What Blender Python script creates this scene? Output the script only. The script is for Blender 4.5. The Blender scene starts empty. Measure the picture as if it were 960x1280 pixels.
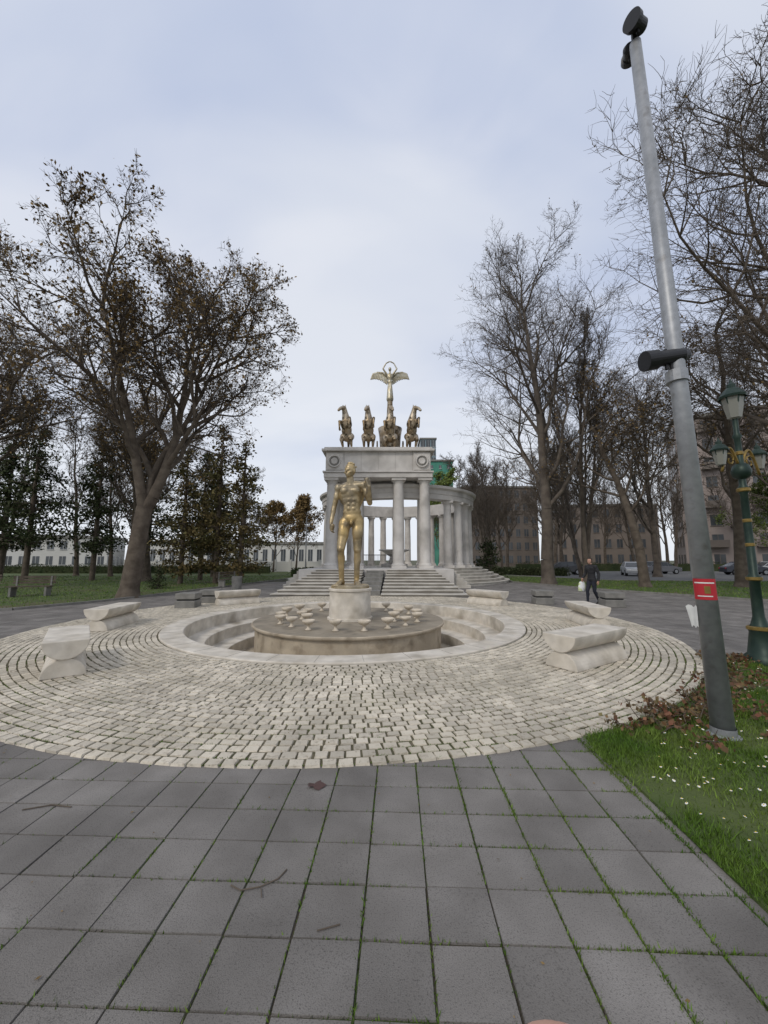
import bpy, bmesh, math, random
import numpy as np
from mathutils import Vector, Matrix
random.seed(7); rng=np.random.default_rng(7)
S=bpy.context.scene
C=(-0.94,10.76); A=-0.0361   # circle centre and axis heading of the square
def W(x,y,z=0): return (C[0]+x*math.cos(A)-y*math.sin(A), C[1]+x*math.sin(A)+y*math.cos(A), z)
# ------------------------------------------------------------ helpers
def link(ob,parent=None):
    S.collection.objects.link(ob)
    if parent: ob.parent=parent
    return ob
def empty(name,loc=(0,0,0),rot=0,scale=1):
    e=bpy.data.objects.new(name,None); e.location=loc; e.rotation_euler=(0,0,rot); e.scale=(scale,)*3
    e.empty_display_size=.2
    return link(e)
def mesh(name,v,f,mat=None,parent=None,smooth=False,loc=(0,0,0),rot=0):
    me=bpy.data.meshes.new(name)
    me.from_pydata(v.tolist() if hasattr(v,'tolist') else v,[],f.tolist() if hasattr(f,'tolist') else f)
    me.update()
    if smooth: me.polygons.foreach_set('use_smooth',[True]*len(me.polygons))
    if mat: me.materials.append(mat)
    ob=bpy.data.objects.new(name,me); ob.location=loc; ob.rotation_euler=(0,0,rot)
    return link(ob,parent)
def join_geo(parts):
    V=[];F=[];o=0
    for v,f in parts:
        V+= [tuple(p) for p in v]; F+=[tuple(i+o for i in q) for q in f]; o+=len(v)
    return V,F
def box(cx,cy,cz,sx,sy,sz,rot=0,taper=1):
    v=[]
    for z,t in((-.5,1),(.5,taper)):
        for x,y in((-.5,-.5),(.5,-.5),(.5,.5),(-.5,.5)):
            X=x*sx*t;Y=y*sy*t
            v.append((cx+X*math.cos(rot)-Y*math.sin(rot),cy+X*math.sin(rot)+Y*math.cos(rot),cz+z*sz))
    return v,[(3,2,1,0),(4,5,6,7),(0,1,5,4),(1,2,6,5),(2,3,7,6),(3,0,4,7)]
def lathe(prof,n=32,cx=0,cy=0,a0=0,a1=2*math.pi,closed=True):
    full=abs(a1-a0-2*math.pi)<1e-6
    m=n if full else n+1
    v=[];f=[]
    for i in range(m):
        a=a0+(a1-a0)*i/n
        for r,z in prof: v.append((cx+r*math.cos(a),cy+r*math.sin(a),z))
    k=len(prof)
    for i in range(n):
        j=(i+1)%m
        for q in range(k-1):
            f.append((i*k+q,j*k+q,j*k+q+1,i*k+q+1))
    return v,f
def bevel(ob,w,seg=2):
    b=ob.modifiers.new('b','BEVEL'); b.width=w; b.segments=seg; b.limit_method='ANGLE'; b.angle_limit=math.radians(40); return ob
def tube(pts,rad,n=8):
    V=[];F=[]
    for i,p in enumerate(pts):
        p=Vector(p)
        d=(Vector(pts[min(i+1,len(pts)-1)])-Vector(pts[max(i-1,0)])).normalized()
        u=d.cross(Vector((0,0,1)) if abs(d.z)<.95 else Vector((1,0,0))).normalized(); w=d.cross(u)
        r=rad[i] if isinstance(rad,(list,tuple)) else rad
        for k in range(n):
            a=2*math.pi*k/n; V.append(tuple(p+u*math.cos(a)*r+w*math.sin(a)*r))
    for i in range(len(pts)-1):
        for k in range(n):
            F.append((i*n+k,i*n+(k+1)%n,(i+1)*n+(k+1)%n,(i+1)*n+k))
    F.append(tuple(range(n))[::-1]); F.append(tuple((len(pts)-1)*n+k for k in range(n)))
    return V,F
# ------------------------------------------------------------ materials
def M(name,c1,c2=None,scale=4,rough=.75,metal=0,bump=0,bscale=60,island=0,c3=None,s3=1,t3=(.5,.65),detail=3,t1=(.35,.65),spec=.4,stain=0,sst=.9):
    m=bpy.data.materials.new(name); m.use_nodes=True; nt=m.node_tree; N=nt.nodes; L=nt.links
    bs=N['Principled BSDF']; bs.inputs['Roughness'].default_value=rough; bs.inputs['Metallic'].default_value=metal
    bs.inputs['Specular IOR Level'].default_value=spec
    tc=N.new('ShaderNodeTexCoord')
    def noise(s,d=detail):
        n=N.new('ShaderNodeTexNoise'); n.inputs['Scale'].default_value=s; n.inputs['Detail'].default_value=d
        L.new(tc.outputs['Object'],n.inputs['Vector']); return n
    def mix(fac,a,b,mode='MIX'):
        x=N.new('ShaderNodeMix'); x.data_type='RGBA'; x.blend_type=mode
        for sock,val in((x.inputs[0],fac),(x.inputs[6],a),(x.inputs[7],b)):
            if isinstance(val,(int,float)): sock.default_value=val
            elif isinstance(val,tuple): sock.default_value=(*val,1) if len(val)==3 else val
            else: L.new(val,sock)
        return x.outputs[2]
    def rng_(val,a,b,c,d):
        r=N.new('ShaderNodeMapRange'); r.inputs[1].default_value=a;r.inputs[2].default_value=b;r.inputs[3].default_value=c;r.inputs[4].default_value=d
        L.new(val,r.inputs[0]); return r.outputs[0]
    col=c1
    if c2: col=mix(rng_(noise(scale).outputs[0],t1[0],t1[1],0,1),c1,c2)
    if c3: col=mix(rng_(noise(s3).outputs[0],t3[0],t3[1],0,1),col,c3)
    def mul(col,r):
        cb=N.new('ShaderNodeCombineColor'); [L.new(r,cb.inputs[i]) for i in range(3)]
        return mix(1.0,col,cb.outputs[0],'MULTIPLY')
    if stain: col=mul(col,rng_(noise(sst,6).outputs[0],.35,.65,1-stain,1+stain*.5))
    if island:
        g=N.new('ShaderNodeNewGeometry'); col=mul(col,rng_(g.outputs['Random Per Island'],0,1,1-island,1+island))
    if isinstance(col,tuple): bs.inputs['Base Color'].default_value=(*col,1)
    else: L.new(col,bs.inputs['Base Color'])
    if bump:
        b=N.new('ShaderNodeBump'); b.inputs['Strength'].default_value=bump; b.inputs['Distance'].default_value=.02
        L.new(noise(bscale,2).outputs[0],b.inputs['Height']); L.new(b.outputs[0],bs.inputs['Normal'])
    return m
m_tile=M('paving_concrete',(.185,.172,.158),(.235,.220,.204),2.6,.9,bump=.35,bscale=220,island=.11,c3=(.105,.098,.09),s3=150,t3=(.52,.74),spec=.2,stain=.22,sst=1.1)
m_soil=M('joint_soil',(.05,.042,.028),(.05,.08,.018),1.1,.95,bump=.5,t1=(.45,.6))
m_cobj=M('cobble_joint',(.105,.088,.058),(.07,.072,.03),1.5,.95,bump=.5,c3=(.16,.135,.09),s3=3)
m_cob=M('cobble_stone',(.62,.56,.46),(.50,.45,.36),1.2,.8,bump=.4,bscale=60,island=.18,c3=(.36,.31,.24),s3=25,t3=(.55,.75),stain=.15,sst=.7)
m_white=M('pale_limestone',(.66,.61,.53),(.52,.47,.39),2.5,.7,bump=.15,bscale=40,c3=(.30,.26,.2),s3=1.3,t3=(.58,.8),stain=.15,sst=4)
m_beige=M('stained_limestone',(.48,.41,.31),(.36,.30,.22),2.5,.75,bump=.3,bscale=30,c3=(.20,.16,.11),s3=3,t3=(.52,.75),stain=.2,sst=5)
m_drumtop=M('platform_top_stone',(.32,.275,.21),(.24,.205,.155),1.5,.8,bump=.3,bscale=30,c3=(.15,.13,.1),s3=2,t3=(.5,.75))
m_bowl=M('bowl_stone',(.60,.53,.43),(.46,.40,.31),5,.75,bump=.2,bscale=30,island=.15)
m_mon=M('monument_marble',(.63,.60,.56),(.53,.50,.46),.8,.6,bump=.08,c3=(.32,.30,.27),s3=.6,t3=(.55,.8),stain=.1,sst=2)
m_step=M('step_stone',(.55,.52,.46),(.42,.39,.34),1.5,.8,bump=.2,c3=(.28,.25,.2),s3=1,t3=(.52,.75))
m_riser=M('riser_shade_joint_stone',(.28,.26,.23),(.20,.18,.15),1.5,.8)  # step stone darkened: riser shade put into the colour; also used for joints
m_grass=M('lawn_soil_grass',(.05,.08,.018),(.08,.105,.03),1.5,.95,bump=.8,bscale=30,c3=(.10,.085,.045),s3=.5,t3=(.52,.7))
m_blade=M('grass_blades',(.065,.13,.015),(.13,.19,.035),1.5,.6,island=.45,spec=.2)
m_ground=M('park_ground',(.06,.075,.03),(.09,.08,.05),.2,.95,bump=.5,bscale=8)
m_asph=M('asphalt',(.12,.12,.12),(.16,.16,.155),.6,.9,bump=.3,bscale=80)
m_bark=M('bark',(.075,.058,.043),(.13,.105,.08),3,.9,bump=.7,bscale=18)
m_barkL=M('plane_bark',(.13,.108,.086),(.075,.06,.048),2,.9,bump=.6,bscale=12)
m_dead=M('dead_leaves',(.17,.115,.05),(.22,.15,.065),1,.8,island=.5,spec=.1)
m_ever=M('evergreen_needles',(.035,.05,.022),(.06,.068,.033),1,.8,island=.5,spec=.1)
m_brev=M('brown_conifer_foliage',(.13,.095,.042),(.085,.085,.036),.6,.8,island=.5,spec=.1)
m_spring=M('spring_leaves',(.14,.19,.045),(.18,.22,.06),1,.7,island=.4,spec=.1)
m_gold=M('weathered_gilt_bronze',(.50,.35,.14),(.46,.40,.29),1.6,.42,.5,bump=.5,bscale=14,c3=(.22,.18,.12),s3=4,t3=(.48,.66),stain=.3,sst=7)
m_bronze=M('dark_bronze',(.30,.21,.11),(.50,.43,.33),2.0,.45,.6,bump=.4,bscale=10,c3=(.10,.075,.045),s3=3,t3=(.5,.62))
m_steel=M('galvanised_steel',(.36,.37,.385),(.29,.30,.31),3,.5,.45,bump=.05,bscale=20,c3=(.22,.21,.20),s3=9,t3=(.6,.8),stain=.12,sst=14)
m_black=M('black_housing',(.015,.015,.017),None,rough=.4)
m_green=M('green_cast_iron',(.012,.028,.022),(.022,.042,.03),8,.45,.3)
m_goldp=M('gold_paint',(.30,.20,.06),(.2,.14,.04),8,.4,.6)
m_glass=M('frosted_lamp_glass',(.22,.22,.19),None,rough=.2)
m_red=M('red_sticker',(.42,.02,.03),None,rough=.5)
m_paper=M('white_paper',(.75,.75,.72),(.6,.6,.58),5,.7)
m_conc=M('rough_concrete',(.24,.23,.21),(.17,.165,.15),4,.85,bump=.5,bscale=50)
m_dark=M('slot_shade_black',(.03,.03,.03),None)  # near-black colour painted in for the shade inside the block seat slots
# ------------------------------------------------------------ world, sun, camera
w=bpy.data.worlds.new('World'); S.world=w; w.use_nodes=True
nt=w.node_tree; N=nt.nodes; L=nt.links; bg=N['Background']
sky=N.new('ShaderNodeTexSky'); sky.sky_type='NISHITA'; sky.sun_disc=False
sky.sun_elevation=math.radians(42); sky.sun_rotation=math.radians(215)
tc=N.new('ShaderNodeTexCoord'); sp=N.new('ShaderNodeSeparateXYZ'); L.new(tc.outputs['Generated'],sp.inputs[0])
def mth(op,a,b=None):
    x=N.new('ShaderNodeMath'); x.operation=op
    for s,v in zip(x.inputs,(a,b)):
        if v is None: continue
        if isinstance(v,(int,float)): s.default_value=v
        else: L.new(v,s)
    return x.outputs[0]
zz=mth('ADD',mth('MAXIMUM',sp.outputs[2],0.0),.3)
cv=N.new('ShaderNodeCombineXYZ'); L.new(mth('DIVIDE',sp.outputs[0],zz),cv.inputs[0]); L.new(mth('DIVIDE',sp.outputs[1],zz),cv.inputs[1])
def wn(s,d,dist=0.3,off=0):
    mp=N.new('ShaderNodeMapping'); mp.inputs['Location'].default_value=(off,off*.7,0); mp.inputs['Rotation'].default_value=(0,0,.7); mp.inputs['Scale'].default_value=(1,1.7,1)
    L.new(cv.outputs[0],mp.inputs[0])
    n=N.new('ShaderNodeTexNoise'); n.inputs['Scale'].default_value=s; n.inputs['Detail'].default_value=d; n.inputs['Distortion'].default_value=dist
    n.inputs['Roughness'].default_value=.45
    L.new(mp.outputs[0],n.inputs['Vector']); return n.outputs[0]
def mr(v,a,b,c,d,sm=True):
    r=N.new('ShaderNodeMapRange'); r.interpolation_type='SMOOTHSTEP' if sm else 'LINEAR'
    for i,q in enumerate((a,b,c,d)): r.inputs[i+1].default_value=q
    L.new(v,r.inputs[0]); return r.outputs[0]
def wmix(f,a,b):
    x=N.new('ShaderNodeMix'); x.data_type='RGBA'
    for s,v in((x.inputs[0],f),(x.inputs[6],a),(x.inputs[7],b)):
        if isinstance(v,(int,float)): s.default_value=v
        elif isinstance(v,tuple): s.default_value=(*v,1)
        else: L.new(v,s)
    return x.outputs[2]
cl=wmix(mr(wn(.9,4,.4,3.1),.32,.68,0,1),(3.75,4.25,5.5),(5.5,5.75,6.3))
cl=wmix(mr(wn(2.2,5,.5,7.7),.42,.75,0,.35),cl,(6.2,6.3,6.7))
cl=wmix(mr(sp.outputs[2],.0,.62,.85,0),cl,(6.2,6.45,6.85))
fin=wmix(.95,sky.outputs[0],cl)
L.new(fin,bg.inputs[0]); bg.inputs[1].default_value=.14
sd=bpy.data.lights.new('sun','SUN'); sd.energy=1.3; sd.angle=math.radians(16); sd.color=(1,.93,.83)
so=link(bpy.data.objects.new('sun',sd)); so.location=(-10,-10,30)
so.rotation_euler=(math.radians(48),0,math.radians(-35))
cd=bpy.data.cameras.new('camera'); co=link(bpy.data.objects.new('camera',cd))
cd.sensor_fit='VERTICAL'; cd.sensor_height=36; cd.sensor_width=27; cd.lens=13.36; cd.clip_start=.01; cd.clip_end=4000
co.location=(0,0,1.65); co.rotation_euler=(math.radians(90+7.2),0,0); S.camera=co
S.view_settings.view_transform='Standard'; S.view_settings.look='None'; S.view_settings.exposure=0
# ------------------------------------------------------------ ground
def poly(name,pts,z,mat,thick=.0):
    bm=bmesh.new(); vs=[bm.verts.new((x,y,z)) for x,y in pts]; f=bm.faces.new(vs); 
    if f.normal.z<0: f.normal_flip()
    bm.normal_update()
    if thick:
        r=bmesh.ops.extrude_face_region(bm,geom=[f]); 
        for g in r['geom']:
            if isinstance(g,bmesh.types.BMVert): g.co.z+=thick
    bmesh.ops.triangulate(bm,faces=[q for q in bm.faces if len(q.verts)>4])
    bmesh.ops.recalc_face_normals(bm,faces=bm.faces)
    me=bpy.data.meshes.new(name); bm.to_mesh(me); bm.free(); me.materials.append(mat)
    return link(bpy.data.objects.new(name,me))
v,f=lathe([(7.3,-.03),(60,-.03),(200,-.03),(1500,-.03)],96,*C); f=[q[::-1] for q in f]
mesh('ground',v,f,m_ground)
v,f=lathe([(7.2,-.009),(42,-.009)],96,*C); f=[q[::-1] for q in f]
mesh('paving_joint_soil',v,f,m_soil)
TX,TY=.307,.285
V=[];F=[]
for i in range(-68,62):
    for j in range(-40,95):
        x0=1.466+i*TX; y0=-8.84+j*TY
        cx=x0+TX/2; cy=y0+TY/2
        rr=math.hypot(cx,cy)
        if rr<7.15: continue
        if cy<-7.5 and cx>3.2: continue
        if cx>3.5 and cy<-4.4: continue
        g=.0018+random.random()*.0022; b=.003; o=len(V); z_=random.gauss(0,.0010)
        jx=random.gauss(0,.0014); jy=random.gauss(0,.0014)
        tl=random.gauss(0,.0014); tm=random.gauss(0,.0014)
        for (ex,ey) in((0,0),(1,0),(1,1),(0,1)):
            sx=1 if ex==0 else -1; sy=1 if ey==0 else -1
            V.append((x0+jx+ex*TX+sx*g,y0+jy+ey*TY+sy*g,-.016))
        for (ex,ey) in((0,0),(1,0),(1,1),(0,1)):
            sx=1 if ex==0 else -1; sy=1 if ey==0 else -1
            V.append((x0+jx+ex*TX+sx*(g+b),y0+jy+ey*TY+sy*(g+b),z_+tl*(ex-.5)+tm*(ey-.5)))
        F+=[(o+4,o+5,o+6,o+7),(o,o+1,o+5,o+4),(o+1,o+2,o+6,o+5),(o+2,o+3,o+7,o+6),(o+3,o,o+4,o+7)]
mesh('paving_slabs',V,F,m_tile,loc=(C[0],C[1],0),rot=A)
# cobble circle
ci=empty('cobbled_circle',(C[0],C[1],0),A)
v,f=lathe([(4.4,.010),(7.47,.010),(7.49,-.02)],160); f=[q[::-1] for q in f]; mesh('bedding',v,f,m_cobj,ci)
V=[];F=[];r=4.57;k=0
while r<7.44:
    h=.108 if r<7.2 else .12
    n=round(2*math.pi*(r+h/2)/.135); off=random.random()
    for q in range(n):
        a0=2*math.pi*(q+off)/n; a1=2*math.pi*(q+1+off)/n; o=len(V)
        g=.0045+random.random()*.0055; jr=random.gauss(0,.003); zt=.021+random.gauss(0,.002)
        for (rr,aa,z,b) in [(0,0,.0,0),(1,0,0,0),(1,1,0,0),(0,1,0,0),(0,0,zt,1),(1,0,zt,1),(1,1,zt,1),(0,1,zt,1)]:
            e=g+.006*b; R=r+jr+(e if rr==0 else h-e)+random.gauss(0,.0028); AA=(a0+e/(r+.05)) if aa==0 else (a1-e/(r+.05))
            AA+=random.gauss(0,.0006)
            V.append((R*math.cos(AA),R*math.sin(AA),z+random.gauss(0,.0008)))
        F+=[(o+4,o+5,o+6,o+7),(o,o+1,o+5,o+4),(o+1,o+2,o+6,o+5),(o+2,o+3,o+7,o+6),(o+3,o,o+4,o+7)]
    r+=h
mesh('cobbles',V,F,m_cob,ci)
# sunken basin
ba=empty('sunken_fountain_basin',(C[0],C[1],0),A)
v,f=lathe([(4.55,.0),(4.55,.04),(4.53,.05),(4.08,.05),(4.06,.04),(4.06,-.28),(3.62,-.30),(3.60,-.31),(3.60,-.60),(3.16,-.62),(3.14,-.63),(3.14,-.92)],160)
f=[q[::-1] for q in f]; bevel(mesh('stepped_rim',v,f,m_white,ba),.01)
v,f=lathe([(3.14,-.92),(2.4,-.92)],96); mesh('basin_floor',v,[q[::-1] for q in f],m_beige,ba)
parts=[]
for q in range(36):
    a=2*math.pi*q/36; parts.append(box(4.31*math.cos(a),4.31*math.sin(a),.0505,.44,.006,.003,a))
v,f=join_geo(parts); mesh('rim_joints',v,f,m_riser,ba)
pl=empty('statue_platform',(C[0],C[1],0),A)
v,f=lathe([(2.48,-.93),(2.48,-.03),(2.50,-.03),(2.55,-.03),(2.57,.0),(2.57,.03),(2.54,.045)],128)
mesh('drum',v,[q[::-1] for q in f],m_beige,pl)
v,f=lathe([(2.54,.045),(0.3,.05)],128); mesh('drum_top',v,[q[::-1] for q in f],m_drumtop,pl)
v,f=lathe([(.62,.05),(.62,.10),(.575,.11),(.565,.80),(.6,.82),(.6,.87),(.58,.885),(0.001,.886)],64)
mesh('pedestal',v,[q[::-1] for q in f],m_white,pl)
# bowls
bowlp=[(.001,.0),(.085,.0),(.09,.015),(.045,.04),(.032,.09),(.05,.12),(.11,.145),(.155,.19),(.172,.235),(.162,.238),(.14,.20),(.08,.165),(.001,.155)]
bv,bf=lathe(bowlp,24)
bme=bpy.data.meshes.new('stone_bowl'); bme.from_pydata(bv,[],[q[::-1] for q in bf]); bme.update(); bme.materials.append(m_bowl)
bme.polygons.foreach_set('use_smooth',[True]*len(bme.polygons))
for (R,deg) in [(1.85,-168),(1.9,-150),(1.85,-132),(1.9,-113),(1.85,-93),(1.9,-73),(1.85,-54),(1.85,-35),(1.9,-16),(1.85,5),(1.9,30),(1.9,150),(1.85,172),(1.3,-172),(1.3,-140),(1.3,-20),(1.35,8),(1.3,165),(1.9,60),(1.9,95),(1.9,125)]:
    a=math.radians(deg)
    o=bpy.data.objects.new('stone_bowl',bme); o.location=W(R*math.cos(a),R*math.sin(a),.05); o.rotation_euler=(0,0,random.random()*6); sc=random.uniform(.82,.94);o.scale=(sc,sc,sc*random.uniform(1.05,1.25)); link(o)
# benches (two half-logs back to back)
def halflog(zc,r,L_,up):
    n=18; v=[];f=[]
    for e in(-L_/2,L_/2):
        for k in range(n+1):
            a=math.pi*k/n; v.append((e,r*math.cos(a),zc+(-1 if up else 1)*r*math.sin(a)*.97))
    m=n+1
    for k in range(n): f.append((k,k+1,m+k+1,m+k))
    f.append((n,0,m,2*n+1)); f.append(tuple(range(m))[::-1]); f.append(tuple(range(m,2*m)))
    return v,f
for (x,y,rot) in [(3.3,6.4,33),(5.25,10.1,84),(3.85,14.5,128),(-5.5,14.6,40),(-6.75,9.75,98),(-4.95,6.15,128)]:
    b=empty('stone_bench',(x,y,.02),math.radians(rot))
    v,f=halflog(.5,.27,1.55,True); o=bevel(mesh('seat',v,f,m_white,b),.012); 
    v,f=halflog(.0,.26,1.5,False); bevel(mesh('base',v,f,m_white,b),.012)
for o in bpy.data.objects:
    if o.name.startswith(('seat','base')):
        bm=bmesh.new(); bm.from_mesh(o.data); bmesh.ops.recalc_face_normals(bm,faces=bm.faces); bm.to_mesh(o.data); bm.free()
for (x,y,r) in [(-6.85,13.6,.1),(-6.75,15.1,.15),(6.0,14.7,-.1),(8.15,13.9,-.15)]:
    e=empty('concrete_block_seat',(x,y,0),r)
    v,f=box(0,0,.13,.66,.66,.26); bevel(mesh('lower_block',v,f,m_conc,e),.02)
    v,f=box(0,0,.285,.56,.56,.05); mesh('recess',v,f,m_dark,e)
    v,f=box(0,0,.41,.66,.66,.2); bevel(mesh('upper_block',v,f,m_conc,e),.02)
# ------------------------------------------------------------ lawns
arc=[]
a_s=math.atan2(3.79-C[1],1.87-C[0]); a_e=math.atan2(6.7-C[1],5.38-C[0])
for k in range(25):
    a=a_s+(a_e-a_s)*k/24; arc.append((C[0]+7.53*math.cos(a),C[1]+7.53*math.sin(a)))
near=[W(3.03,-15)[:2]]+arc+[(9,6.75),(16,6.4),(40,5.5),(40,-5)]
poly('near_lawn',near,.0,m_grass,.022)
left=[(-38,8.5),(-22,10.3),(-14.5,11.8),(-12.3,12.9),(-11.2,15.5),(-10.5,19.1),(-7.9,36.3),(-8,60),(-110,60),(-110,9)]
poly('park_lawn',left,-.005,m_grass,.03)
right=[(10.5,40),(9.6,28.6),(12,21.5),(15.1,15.8),(20,14.2),(45,12),(60,30),(25,29.5),(18,31),(13,42)]
poly('park_lawn',right,-.005,m_grass,.03)
def kerb(name,pts,w_=.12,h=.09):
    parts=[]
    for a,b in zip(pts[:-1],pts[1:]):
        d=math.dist(a,b); n=max(1,round(d/1.0)); ang=math.atan2(b[1]-a[1],b[0]-a[0])
        for k in range(n):
            t=(k+.5)/n; parts.append(box(a[0]+(b[0]-a[0])*t,a[1]+(b[1]-a[1])*t,h/2-.02,d/n-.01,w_,h+.02+random.gauss(0,.003),ang))
    v,f=join_geo(parts); return mesh(name,v,f,m_conc)
kerb('kerb',left[:8]); kerb('kerb',right[:6]); kerb('kerb',[(13,42),(18,31),(25,29.5),(60,30)])
poly('road',[(13.2,42.2),(18.1,31.2),(25,29.7),(60,30.2),(200,34),(200,54),(-2,58),(-2,43)],-.006,m_asph,.006)
parts=[box(20+k*4,44+k*.1,.004,1.8,.12,.002) for k in range(30)]
v,f=join_geo(parts); mesh('road_markings',v,f,m_paper)
def blades(name,P,h0,h1,wd,mat,lean=.5):
    n=len(P); a=rng.uniform(0,2*math.pi,n); h=rng.uniform(h0,h1,n); l=rng.uniform(0,lean,n)*h; b=rng.uniform(0,2*math.pi,n)
    w_=wd*rng.uniform(.6,1.4,n)
    V=np.zeros((n,3,3)); V[:,:,:]=P[:,None,:]
    V[:,0,0]+=np.cos(a)*w_; V[:,0,1]+=np.sin(a)*w_; V[:,1,0]-=np.cos(a)*w_; V[:,1,1]-=np.sin(a)*w_
    V[:,2,0]+=np.cos(b)*l; V[:,2,1]+=np.sin(b)*l; V[:,2,2]+=h
    return mesh(name,V.reshape(-1,3),np.arange(3*n).reshape(n,3),mat)
n=200000
t=rng.uniform(0,1,n)**1.6
x=1.8+t*8; y=rng.uniform(.8,6.75,n)
d=np.hypot(x-C[0],y-C[1]); xr=(x-C[0])*math.cos(A)+(y-C[1])*math.sin(A)
keep=(d>7.52+rng.normal(0,.03,n))&(xr>3.03+rng.normal(0,.035,n)+.04*np.sin(y*7))
patch=np.sin(x*3.1+y*1.7)+np.sin(x*1.3-y*4.1+1)+rng.normal(0,.8,n)
keep&=patch>-.8
P=np.stack([x,y,np.full(n,.02)],1)[keep]
blades('lawn_grass',P,.012,.045,.0035,m_blade,.9)
T=[]
for k in range(420):
    cx=random.uniform(1.9,8);cy=random.uniform(1,6.6)
    if math.hypot(cx-C[0],cy-C[1])<7.6 or (cx-C[0])*math.cos(A)+(cy-C[1])*math.sin(A)<3.05: continue
    sg=random.uniform(.03,.09)
    for _ in range(80): T.append((cx+random.gauss(0,sg),cy+random.gauss(0,sg),.02))
blades('grass_tufts',np.array(T),.04,.10,.004,m_blade,.9)
# grass in paving joints
T=[]
for k in range(260000):
    i=random.randint(-16,5); j=random.randint(-5,16)
    if random.random()<.62: xx=1.466+i*TX; yy=-8.84+(j+random.random())*TY
    else: xx=1.466+(i+random.random())*TX; yy=-8.84+j*TY
    pr=math.exp(-(3.1-xx)/.8) if xx<3.12 else 0
    pr*= .6+.45*math.sin(xx*5.1+yy*1.9)+.3*math.sin(yy*11+xx*3)
    pr+= .07 if math.sin(i*12.9+j*78.2)>.6 else .008
    if random.random()<pr and math.hypot(xx,yy)>7.5:
        sg=.005+.012*max(0,pr-.2); T.append(W(xx+random.gauss(0,sg),yy+random.gauss(0,sg),-.008))
blades('joint_grass',np.array(T),.008,.030,.004,m_blade,.9)
T=[]
for k in range(22000):
    a=random.uniform(-2.6,-.3); q=random.expovariate(1.2); R=7.5-q*.7
    i=round((R-4.57)/.108); 
    if math.sin(a*9+i)+math.sin(a*23-i*.7)<.0: continue
    T.append(W((4.57+i*.108+random.gauss(0,.005))*math.cos(a),(4.57+i*.108+random.gauss(0,.005))*math.sin(a),.010))
blades('cobble_joint_moss',np.array(T),.006,.018,.004,m_blade,.9)
def inpoly(pt,pg):
    c=False; x,y=pt
    for i in range(len(pg)):
        x1,y1=pg[i];x2,y2=pg[i-1]
        if (y1>y)!=(y2>y) and x<(x2-x1)*(y-y1)/(y2-y1)+x1: c=not c
    return c
T=[]
for k in range(60000):
    p=(random.uniform(-45,-8),random.uniform(10,40)) if k%2 else (random.uniform(9,38),random.uniform(13,36))
    if inpoly(p,left) or inpoly(p,right): T.append((p[0],p[1],.02))
blades('distant_lawn_grass',np.array(T),.03,.10,.02,m_blade,.9)
# daisies
fl=[];cn=[];yl=[]
for k in range(1900):
    x=random.uniform(1.95,9);y=random.uniform(1.1,6.5)
    if math.hypot(x-C[0],y-C[1])<7.7 or (x-C[0])*math.cos(A)+(y-C[1])*math.sin(A)<3.1: continue
    if math.sin(x*2.3+1)+math.sin(y*2.9)+random.gauss(0,.7)<-.1: continue
    z=random.uniform(.05,.085); r=random.uniform(.009,.014); tx=random.gauss(0,.2);ty=random.gauss(0,.2)
    yel=random.random()<.05
    vv=[(x,y,z+.002)];
    for q in range(14):
        a=2*math.pi*q/14; R=r*(1 if q%2==0 else .72)*(1.2 if yel else 1)
        vv.append((x+R*math.cos(a),y+R*math.sin(a),z+R*(tx*math.cos(a)+ty*math.sin(a))))
    (yl if yel else fl).append((vv,[(0,1+q,1+(q+1)%14) for q in range(14)]))
    if not yel: cn.append(box(x,y,z+.003,.005,.005,.004))
m_pet=M('daisy_petals',(.8,.8,.78),None,rough=.6); m_yel=M('yellow_petals',(.75,.5,.02),None,rough=.6)
e=empty('daisies'); 
for nm,pp,mm in(('petals',fl,m_pet),('centres',cn,m_yel),('dandelions',yl,m_yel)):
    v,f=join_geo(pp); mesh(nm,v,f,mm,e)
def leafquads(name,P,s0,s1,mat,parent=None,flat=0,asp=.6):
    P=np.asarray(P); n=len(P); u=rng.normal(size=(n,3)); w_=rng.normal(size=(n,3))
    if flat: u[:,2]*=flat; w_[:,2]*=flat
    u/=np.linalg.norm(u,axis=1)[:,None]; w_-=u*np.sum(u*w_,1)[:,None]; w_/=np.linalg.norm(w_,axis=1)[:,None]
    s=rng.uniform(s0,s1,n)[:,None]*.5
    V=np.stack([P-u*s,P+w_*s*asp,P+u*s,P-w_*s*asp],1).reshape(-1,3)
    return mesh(name,V,np.arange(4*n).reshape(n,4),mat,parent)
iv=empty('withered_ivy_shrub')
P=[];tw=[]
for k in range(150):
    a=random.uniform(-1.12,-.56); R=7.58+abs(random.gauss(0,.28)); x=C[0]+R*math.cos(a); y=C[1]+R*math.sin(a)
    p=Vector((x,y,.02)); d=Vector((random.gauss(0,1),random.gauss(0,1),.85)).normalized(); pts=[p.copy()]
    for q in range(5):
        p=p+d*random.uniform(.03,.07); d=(d+Vector((random.gauss(0,.4),random.gauss(0,.4),random.gauss(-.12,.2)))).normalized(); p.z=max(p.z,.03); pts.append(p.copy())
        if random.random()<.75:
            for _ in range(3): P.append((p.x+random.gauss(0,.05),p.y+random.gauss(0,.05),max(.03,p.z+random.gauss(0,.02))))
    tw.append(tube(pts,[.004]*5+[.002],4))
v,f=join_geo(tw); mesh('twigs',v,f,m_bark,iv); leafquads('leaves',P,.03,.07,M('withered_ivy',(.15,.055,.03),(.12,.10,.04),6,.7,island=.5),iv,asp=.8)
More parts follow.
